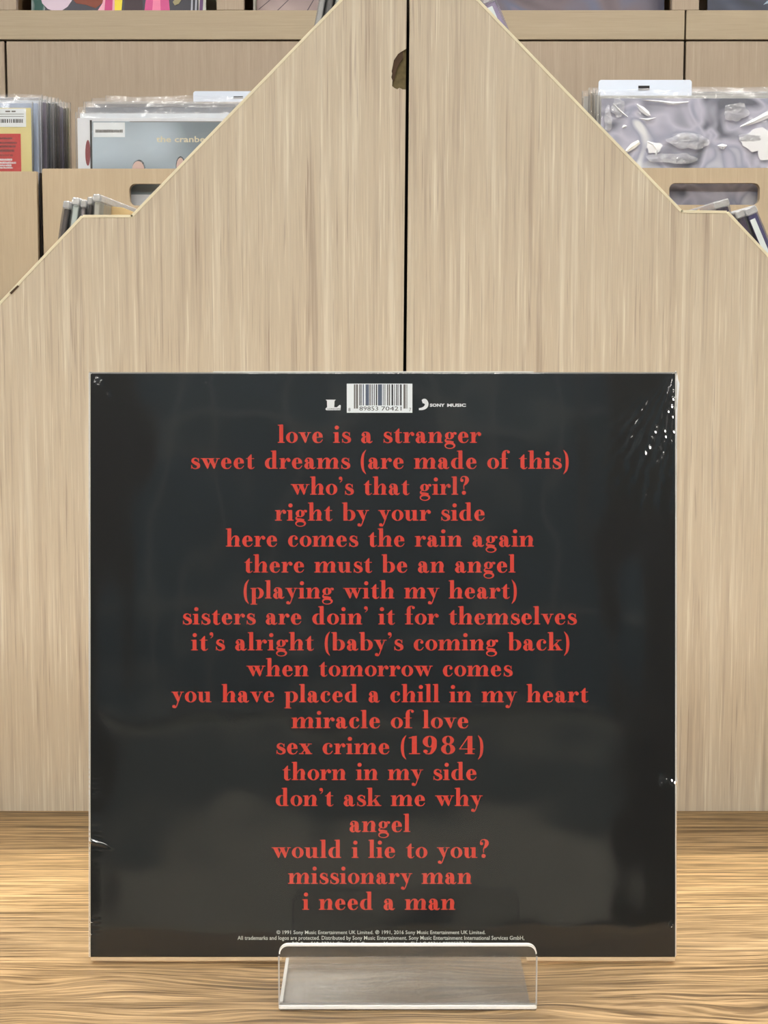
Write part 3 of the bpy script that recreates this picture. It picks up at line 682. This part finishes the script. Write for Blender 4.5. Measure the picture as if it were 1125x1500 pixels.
# ---- lettering drawn stroke by stroke: heavy upright stems, hairline joins, ball ends
def strokeq(pts, n=6):
    out = []; P_ = [Vector(p) for p in pts]
    E = [P_[0]*2-P_[1]]+P_+[P_[-1]*2-P_[-2]]
    sm = []
    for i in range(1, len(E)-2):
        p0, p1, p2, p3 = E[i-1:i+3]
        for k in range(n):
            t = k/n; sm.append(.5*((2*p1)+(-p0+p2)*t+(2*p0-5*p1+4*p2-p3)*t*t+(-p0+3*p1-3*p2+p3)*t**3))
    sm.append(P_[-1])
    L, R = [], []
    for i, p in enumerate(sm):
        a = sm[max(0, i-1)]; b = sm[min(len(sm)-1, i+1)]; d = Vector((b.x-a.x, b.y-a.y)); d.normalize(); nn = Vector((-d.y, d.x)); h = max(p.z, 3)/2
        L.append((p.x+nn.x*h, p.y+nn.y*h)); R.append((p.x-nn.x*h, p.y-nn.y*h))
    return [[L[i], L[i+1], R[i+1], R[i]] for i in range(len(sm)-1)]
def rc_(a, b, c, d): return [[(a, b), (c, b), (c, d), (a, d)]]
def ball(x, y, r): return [[(x+r*math.cos(i*math.pi/6), y+r*math.sin(i*math.pi/6)) for i in range(12)]]
def ring(cx, cy, rx_, ry_, ix, iy, irx, iry, n=28):
    o = [(cx+rx_*math.cos(2*math.pi*i/n), cy+ry_*math.sin(2*math.pi*i/n)) for i in range(n)]; q = [(ix+irx*math.cos(2*math.pi*i/n), iy+iry*math.sin(2*math.pi*i/n)) for i in range(n)]
    return [[o[i], o[(i+1) % n], q[(i+1) % n], q[i]] for i in range(n)]
S_ = 34; A_ = 172
def stem(x, top, bot=0, flag=True, serif=True):
    g = rc_(x, bot, x+S_, top-(3 if flag else 0))
    if flag: g += [[(x-13, top-10), (x+8, top-12), (x+S_, top), (x+S_*.6, top), (x-13, top-3)]]
    if serif: g += rc_(x-13, bot, x+S_+13, bot+8)
    return g
def arch(x): return strokeq([(x-34, 58, 6), (x-24, 82, 8), (x-6, 97, 10), (x+12, 91, 26), (x+19, 70, 37), (x+19, 50, 37)])+rc_(x, 0, x+S_, 62)+rc_(x-11, 0, x+S_+13, 8)
G = {}
G['a'] = (108, ball(22, 74, 15)+strokeq([(14, 84, 8), (28, 98, 8), (48, 98, 12), (62, 84, 32), (66, 60, 37), (66, 22, 37), (74, 8, 24), (88, 4, 12), (102, 16, 7)])+strokeq([(54, 60, 7), (32, 53, 18), (20, 28, 34), (28, 7, 22), (44, 3, 9), (58, 18, 7)]))
G['b'] = (122, stem(10, A_, serif=False)+rc_(10, 0, 18, 20)+ring(66, 50, 50, 52, 58, 50, 22, 46))
G['d'] = (126, stem(70, A_)+ring(52, 50, 48, 52, 61, 50, 22, 46))
G['c'] = (98, ball(76, 76, 14)+strokeq([(86, 84, 8), (68, 98, 8), (50, 99, 10), (31, 84, 26), (23, 50, 38), (31, 16, 26), (52, 2, 10), (74, 8, 8), (90, 30, 6)]))
G['e'] = (104, strokeq([(78, 51, 34), (76, 72, 32), (66, 90, 20), (50, 99, 9), (31, 84, 26), (23, 50, 38), (31, 16, 26), (54, 2, 10), (78, 8, 8), (94, 30, 6)])+rc_(36, 49, 94, 56))
G['f'] = (78, rc_(16, 0, 16+S_, 140)+rc_(2, 0, 72, 8)+strokeq([(34, 135, 37), (38, 158, 24), (56, 171, 9), (74, 168, 8)])+ball(74, 157, 13)+rc_(0, 92, 68, 99))
G['g'] = (112, ring(48, 67, 40, 34, 48, 67, 11, 28)+strokeq([(76, 86, 7), (88, 97, 7), (98, 96, 7)])+ball(98, 88, 12)+strokeq([(26, 40, 8), (12, 26, 12), (22, 12, 22), (52, 6, 28), (82, -2, 28)])+ring(52, -26, 48, 31, 49, -31, 34, 18))
G['h'] = (132, stem(12, A_)+arch(80)); G['n'] = (132, stem(12, 100)+arch(80))
G['m'] = (200, stem(12, 100)+arch(80)+arch(148))
G['i'] = (62, stem(12, 100)+ball(31, 143, 19)); G['l'] = (62, stem(12, A_))
G['k'] = (128, stem(12, A_)+strokeq([(46, 36, 8), (100, 95, 8)], 1)+rc_(70, 92, 118, 99)+[[(56, 56), (76, 72), (118, 4), (80, 4)]]+rc_(66, 0, 128, 8))
G['o'] = (108, ring(54, 50, 52, 52, 54, 50, 20, 46))
G['p'] = (124, stem(12, 100, -58)+ring(68, 50, 50, 52, 60, 50, 22, 46))
G['r'] = (98, stem(12, 100)+strokeq([(46, 56, 6), (58, 86, 8), (76, 98, 8), (86, 92, 8)])+ball(82, 80, 16))
G['s'] = (88, strokeq([(74, 68, 6), (66, 90, 8), (46, 99, 9), (26, 90, 18), (22, 70, 24), (42, 55, 30), (68, 40, 32), (72, 18, 26), (58, 4, 12), (40, 1, 9), (20, 10, 8), (10, 34, 5)])+[[(70, 66), (77, 66), (77, 100), (73, 100)], [(8, 0), (12, 0), (16, 36), (8, 36)]])
G['t'] = (80, [[(18, 12), (18+S_, 12), (18+S_, 134), (18+S_-8, 134), (18, 104)]]+rc_(4, 92, 74, 99)+strokeq([(36.5, 22, 37), (42, 8, 26), (60, 2, 9), (76, 16, 6)]))
G['u'] = (130, rc_(12, 24, 12+S_, 98)+rc_(-1, 91, 14, 98)+strokeq([(30, 30, 37), (36, 12, 26), (54, 3, 9), (74, 22, 6)])+stem(74, 100, serif=False)+rc_(105, 0, 124, 8))
V = lambda o: [[(8+o, 96), (48+o, 96), (72+o, 26), (61+o, 0), (54+o, 0)]]+strokeq([(56+o, 4, 8), (90+o, 96, 8)], 1)
G['v'] = (108, V(0)+rc_(-3, 92, 60, 99)+rc_(74, 92, 108, 99)); G['w'] = (166, V(0)+V(58)+rc_(-3, 92, 118, 99)+rc_(132, 92, 166, 99))
G['x'] = (112, [[(8, 96), (50, 96), (102, 4), (60, 4)]]+strokeq([(18, 4, 8), (88, 96, 8)], 1)+rc_(-2, 92, 60, 99)+rc_(70, 92, 108, 99)+rc_(-2, 0, 38, 8)+rc_(50, 0, 112, 8))
G['y'] = (108, V(0)+rc_(-3, 92, 60, 99)+rc_(74, 92, 108, 99)+strokeq([(58, 8, 9), (46, -30, 9), (34, -50, 9), (22, -50, 8)])+ball(20, -40, 15))
G['('] = (62, strokeq([(52, 176, 4), (28, 132, 20), (20, 62, 26), (28, -8, 20), (52, -50, 4)]))
G[')'] = (62, strokeq([(8, 176, 4), (32, 132, 20), (40, 62, 26), (32, -8, 20), (8, -50, 4)]))
G["'"] = (46, ball(20, 154, 16)+strokeq([(33, 152, 8), (30, 132, 8), (14, 114, 5)]))
G['?'] = (96, ball(24, 134, 15)+strokeq([(12, 142, 8), (22, 164, 8), (44, 172, 9), (66, 158, 26), (70, 134, 35), (58, 106, 24), (42, 84, 9), (42, 48, 7)])+ball(42, 18, 19))
G['1'] = (88, rc_(28, 0, 28+S_, 168)+rc_(8, 0, 86, 8)+[[(6, 148), (30, 150), (50, 172), (28+S_, 172), (28+S_, 158), (6, 156)]])
G['9'] = (116, ring(54, 118, 50, 54, 54, 118, 15, 47)+strokeq([(86, 118, 34), (84, 60, 34), (66, 14, 20), (44, 2, 9), (22, 8, 9)])+ball(24, 26, 16))
G['8'] = (116, ring(56, 130, 42, 42, 56, 130, 15, 35)+ring(56, 47, 50, 49, 56, 47, 17, 41)+[[(20, 110), (44, 96), (92, 66), (96, 74), (78, 92), (40, 108)]])
G['4'] = (122, rc_(66, 0, 66+S_, 170)+rc_(48, 0, 116, 8)+strokeq([(10, 48, 8), (72, 166, 8)], 1)+rc_(6, 44, 118, 52))
for c_ in '1984':
    adv_, g_ = G[c_]; G[c_] = (adv_*1.22+8, [[(p[0]*1.22, p[1]) for p in q] for q in g_])
def line_mesh(s, x0, x1, base, d=.05):
    x = 0; items = []
    for c in s:
        if c == ' ': x += 78; continue
        adv, g = G[c]; items.append((x, g)); x += adv+7
    allx = [p[0]+ox for ox, g in items for q in g for p in q]; a, b = min(allx), max(allx); k = (x1-x0)/(b-a); polys = []; j = 0
    for ox, g in items:
        for q in g:
            j += 1
            polys.append([tuple(sp(x0+(p[0]+ox-a)*k, base-p[1]*.156, (d+.004*(j % 12))*MM)) for p in q])
    return poly_mesh(polys), k
T = [('love is a stranger', 407, 705), ('sweet dreams (are made of this)', 280, 833), ("who's that girl?", 426, 687), ('right by your side', 403, 710), ('here comes the rain again', 331, 782),
     ('there must be an angel', 358, 755), ('(playing with my heart)', 357, 757), ("sisters are doin' it for themselves", 268, 845), ("it's alright (baby's coming back)", 280, 834), ('when tomorrow comes', 361, 751),
     ('you have placed a chill in my heart', 251, 862), ('miracle of love', 427, 686), ('sex crime (1984)', 405, 708), ('thorn in my side', 414, 698), ("don't ask me why", 404, 707), ('angel', 512, 601),
     ('would i lie to you?', 398, 716), ('missionary man', 422, 691), ('i need a man', 443, 667)]
for i, (s, a, b) in enumerate(T):
    me, k = line_mesh(s, a, b, 648.6+i*38.0)
    link('song_title', me, M_RED, rec)
slabel('© 1991 Sony Music Entertainment UK Limited. ℗ 1991, 2016 Sony Music Entertainment UK Limited.', 405, 711, 1370, 1362.5, M_DIMINK, rec, 'fine_print', .008)
slabel('All trademarks and logos are protected. Distributed by Sony Music Entertainment. Sony Music Entertainment International Services GmbH,', 348, 768, 1378.5, 1370.8, M_DIMINK, rec, 'fine_print', .008)
slabel('PO Box 510, 33311 Gütersloh, Germany. Made in the EU. LC 00316 88985370421', 428, 690, 1387, 1379.4, M_DIMINK, rec, 'fine_print', .008)
# swoosh + wordmark
sw = [[tuple(sp(x, y, .06*MM)) for x, y in q] for q in strokeq([(618.5, 588.5, 5), (622, 587.6, 7), (625, 591.5, 5.4), (623.5, 596, 5), (619, 598.6, 4), (613.6, 599.4, 2.6)])]
link('swoosh_emblem', poly_mesh(sw), M_WHITEINK, rec)
slabel('SONY', 629.6, 651.5, 596, 591.2, M_WHITEINK, rec, 'wordmark', .04); slabel('MUSIC', 655, 682.5, 596, 591.2, M_WHITEINK, rec, 'wordmark', .04)

# ---- shrink wrap: one film sheet, pulled tight, with gathered wrinkles at the corners and snags at the edges
glints = [(986, 585, .5), (984, 596, .45), (979, 603, .45), (985.5, 611, .5), (961.6, 625.5, .35), (960, 633, .5), (974, 631.5, .45), (987, 633, .5), (975, 640, .45), (973, 645, .4), (984, 646, .35), (955, 642, .35),
          (952, 656, .45), (946, 664.5, .45), (967, 657, .4), (972, 664.5, .4), (969, 670, .4), (963, 676, .3), (946, 724, .3), (967, 712, .3), (971, 1138, .4), (969, 1146, .3), (976, 1141, .35), (984, 1143, .5), (988, 1146, .5), (985, 1354, .3), (983, 1357, .3),
          (142, 555, .4), (147, 560, .35), (139, 560, .35), (158, 578, .25), (134, 1350, .3), (134, 1368, .3), (302, 561, .25)]
def disp(x, y):
    d = .35+.20*noise.noise(Vector((x*.004, y*.006, 1)))+.10*noise.noise(Vector((x*.02, y*.007, 4)))
    # gathered folds radiating from the upper right corner
    dx, dy = 996-x, y-520; r = math.hypot(dx, dy)
    if r < 260 and dx >= 0:
        ph = math.atan2(dx, dy)
        f = max(0, 1-abs(r-95)/150)*math.exp(-(ph/.42)**2)
        d += .42*f*math.sin(ph*62+2*noise.noise(Vector((x*.05, y*.05, 2))))*(.5+.5*noise.noise(Vector((ph*30, r*.06, 7)))*1.6)
    for gx, gy, a in glints:
        q = ((x-gx)**2/5.5+(y-gy)**2/9.0)
        if q < 8: d += a*math.exp(-q)
    # snag at the left edge
    q = ((y-1232-(x-132)*.28)**2)/7.0
    if x < 165 and q < 8: d += .8*math.exp(-q)*max(0, 1-(x-132)/33)
    # small regular puckers down the left seam
    if x < 150 and 1120 < y < 1400: d += .07*math.sin(y*.9)*(150-x)/18
    # film rolls back round the sleeve's edges
    for e in (x-130.5, 991.5-x, y-544.5, 1402.9-y):
        if e < 3: d -= .5*(1-e/3)**2
    return d
def axis(segs):
    out = []
    for a, b, s in segs:
        n = max(1, round((b-a)/s)); out += [a+(b-a)*i/n for i in range(n)]
    return out+[segs[-1][1]]
xs = axis([(130.5, 165, 1.3), (165, 900, 7), (900, 940, 2), (940, 991.5, 1)])
ys = axis([(544.5, 690, 1.3), (690, 740, 3), (740, 1120, 7), (1120, 1160, 2), (1160, 1215, 6), (1215, 1250, 1.2), (1250, 1340, 4), (1340, 1375, 2), (1375, 1402.4, 2)])
vs = [tuple(sp(x, y, (disp(x, y))*MM)) for y in ys for x in xs]; nx = len(xs)
fs = [(j*nx+i, j*nx+i+1, (j+1)*nx+i+1, (j+1)*nx+i) for j in range(len(ys)-1) for i in range(nx-1)]
me = bpy.data.meshes.new('wrap'); me.from_pydata(vs, [], fs); me.polygons.foreach_set('use_smooth', [True]*len(fs))
link('shrink_wrap', me, M_WRAP, rec, label='clear film with crinkled upper right corner')
# tiny folded facets of the film that catch the ceiling lamps
def facets(par, pts, world_of, mat, name='film_facet', seed=5):
    random.seed(seed); polys = []
    R_ = rec.matrix_world.to_3x3() if False else Matrix.Rotation(-TH, 3, 'X')
    for px, py, sx, sy, ang in pts:
        c = sp(px, py, 1.0*MM); wc = R_ @ c + Vector(rec.location)
        li = random.choice([0, 1, 2]); L = (Vector((LAMPS[li][0]+random.uniform(-.2, .2), LAMPS[li][1]+random.uniform(-.2, .2), CEIL-.03))-wc).normalized(); V_ = (Vector((0, 0, H))-wc).normalized()
        n = R_.transposed() @ (L+V_).normalized()
        u = Vector((math.cos(ang), 0, math.sin(ang))); u = (u-n*u.dot(n)).normalized(); v = n.cross(u)
        k_ = D/F
        polys.append([tuple(c+u*sx*k_*math.cos(t)+v*sy*k_*math.sin(t)) for t in [i*math.pi/3+.2 for i in range(6)]])
    return link(name, poly_mesh(polys), mat, par)
M_FACET = film('lamp_catching_film_facet', 6, .12, (1, 1, 1))
fp = [(g[0], g[1], .45+.9*g[2], .9+1.9*g[2], .2) for g in glints if g[0] > 900 and g[2] >= .45]
fd = [(g[0], g[1], .7, 1.3, .4) for g in glints if g[2] < .45]
fd += [(983, 560, .8, 9, -.28), (978, 572, .6, 8, -.26), (986, 572, 1, 4, -.2), (940, 600, .5, 4, -.5), (932, 618, .5, 5, -.6), (925, 640, .5, 4, -.7), (947, 590, .5, 3, -.4)]
fd += [(136+i*3.3, 1230+i*.95, 2.3, .9-.07*i, -.25) for i in range(7)]+[(135, 1350.5, 2.5, .7, 0), (134.5, 1368, 1.8, .6, 0), (143, 553, 4, .8, .1), (140, 559, 1, 2.5, .3), (148, 558, 2.5, .7, .5), (144, 563, 2.4, .7, -.3)]
M_FACETD = film('dull_film_facet', .6, .16, (1, 1, 1))
facets(rec, fp, None, M_FACET)['kind'] = 'stuff'
facets(rec, fd, None, M_FACETD, seed=9)['kind'] = 'stuff'
# standing seam of the film at the right edge, widest near the upper corner, and along the bottom
pts = [(990, 543, 1.2), (991.4, 548, 2.4), (992, 556, 4.0), (992.6, 562, 6.4), (992.6, 570, 5.2), (992, 580, 4.4), (991.6, 592, 3.4), (991.2, 606, 3.0), (991, 640, 2.2), (990.8, 760, 1.8), (990.8, 1000, 1.8), (991, 1138, 1.9), (991, 1145, 3.6), (991, 1152, 1.9), (990.8, 1250, 1.8), (990.6, 1402, 1.6)]
polys = []
for (a, b) in zip(pts[:-1], pts[1:]):
    polys.append([tuple(sp(a[0]-a[2]/2, a[1], -.1*MM)), tuple(sp(a[0]+a[2]/2, a[1], -.9*MM)), tuple(sp(b[0]+b[2]/2, b[1], -.9*MM)), tuple(sp(b[0]-b[2]/2, b[1], -.1*MM))])
link('wrap_seam', poly_mesh(polys), M_CREASE, rec, label='milky film seam')
polys = []
for a, b in ((546, 700), (700, 1000), (1000, 1402)): polys.append([tuple(sp(129.4, a, -1.2*MM)), tuple(sp(131.6, a, .1*MM)), tuple(sp(131.6, b, .1*MM)), tuple(sp(129.4, b, -1.2*MM))])
link('wrap_seam', poly_mesh(polys), M_CREASE, rec)
M_FLAP = plain('bottom_edge_counter_reflection', srgb(214, 190, 158), .3, .12, 60)  # tan paints the counter's reflection in the wrapped edge
for xa_, xb_ in ((132.5, 413), (771, 989.5)):
    link('bottom_fold', poly_mesh([[tuple(sp(xa_, 1402, .15*MM)), tuple(sp(xb_, 1402, .15*MM)), tuple(sp(xb_-.8, 1406.8, .05*MM)), tuple(sp(xa_+.8, 1406.8, .05*MM))],
        [tuple(sp(xa_+.8, 1406.8, .05*MM)), tuple(sp(xb_-.8, 1406.8, .05*MM)), tuple(sp(xb_-.8, 1406.8, -3.6*MM)), tuple(sp(xa_+.8, 1406.8, -3.6*MM))]]), M_FLAP, rec)

# ------------------------------------------------------------------ clear acrylic display stand
YF = .8567
zb0 = at(409, 1486, YF)
xl = at(409, 1480, YF).x; xr = at(785.5, 1480, YF).x
ysl = rec.location.y
stn = thing('display_stand', 'clear acrylic stand with rounded front lip holding the black sleeve', 'display stand', ((xl+xr)/2, YF, 0))
hw = (xr-xl)/2; zt = at(600, 1384, YF).z; tA = .0026
lip = plate(rrect(-hw, 0, hw, zt, .0046, 8, (1, 1, 0, 0)), [], tA, .0)
link('front_lip', lip, M_ACRYL_LIP, stn)
yb = ysl-YF
box('base_plate', (-hw*.995, tA+.0005, .0003), (hw*.955, yb+.035, .0028), M_ACRYL, stn)
bk = plate(rrect(-hw*.95, 0, hw*.95, .17, .006, 6, (1, 1, 0, 0)), [], tA)
o = link('back_rest', bk, M_ACRYL, stn); o.location = (0, yb+.0080, .0032); o.rotation_euler = (-TH, 0, 0)
bkx = box('rear_strut', (-hw*.5, yb+.0335, .003), (hw*.5, yb+.036, .10), M_ACRYL, stn)
# polished edges: white paints the light that clear acrylic gathers
edge = rrect(-hw, 0, hw, zt, .0046, 8, (1, 1, 0, 0)); e2 = rrect(-hw+.0006, 0, hw-.0006, zt-.0007, .0041, 8, (1, 1, 0, 0))
polys = []
for i in range(len(edge)-3+1):
    if edge[i][1] < zt-.007 or edge[(i+1)][1] < zt-.007: continue
    a, b, c, d = edge[i], edge[i+1], e2[i+1], e2[i]
    polys.append([(a[0], -.0002, a[1]), (b[0], -.0002, b[1]), (c[0], -.0002, c[1]), (d[0], -.0002, d[1])])
    polys.append([(a[0], -.0002, a[1]+.0001), (b[0], -.0002, b[1]+.0001), (b[0], tA, b[1]+.0001), (a[0], tA, a[1]+.0001)])
link('polished_rim', poly_mesh(polys), M_ACRYL_EDGE, stn, label='clear rim with edge light painted white')
box('folded_foot', (-hw-.0003, -.0005, .0002), (hw+.0003, tA+.0004, .0030), M_ACRYL_EDGE, stn, .0007, label='clear bottom fold with edge light painted white')
M_ERIM = film('faint_acrylic_rim', 6, .15, (.9, .9, .88), haze=.35)
for sx in (-1, 1): box('side_rim', (sx*hw-.0004, -.0002, .003), (sx*hw+.0004, .0004, zt-.006), M_ERIM, stn)
box('base_rim', (-hw*.995-.0004, tA+.001, .0004), (-hw*.995+.0012, yb, .0031), M_ACRYL_EDGE, stn)
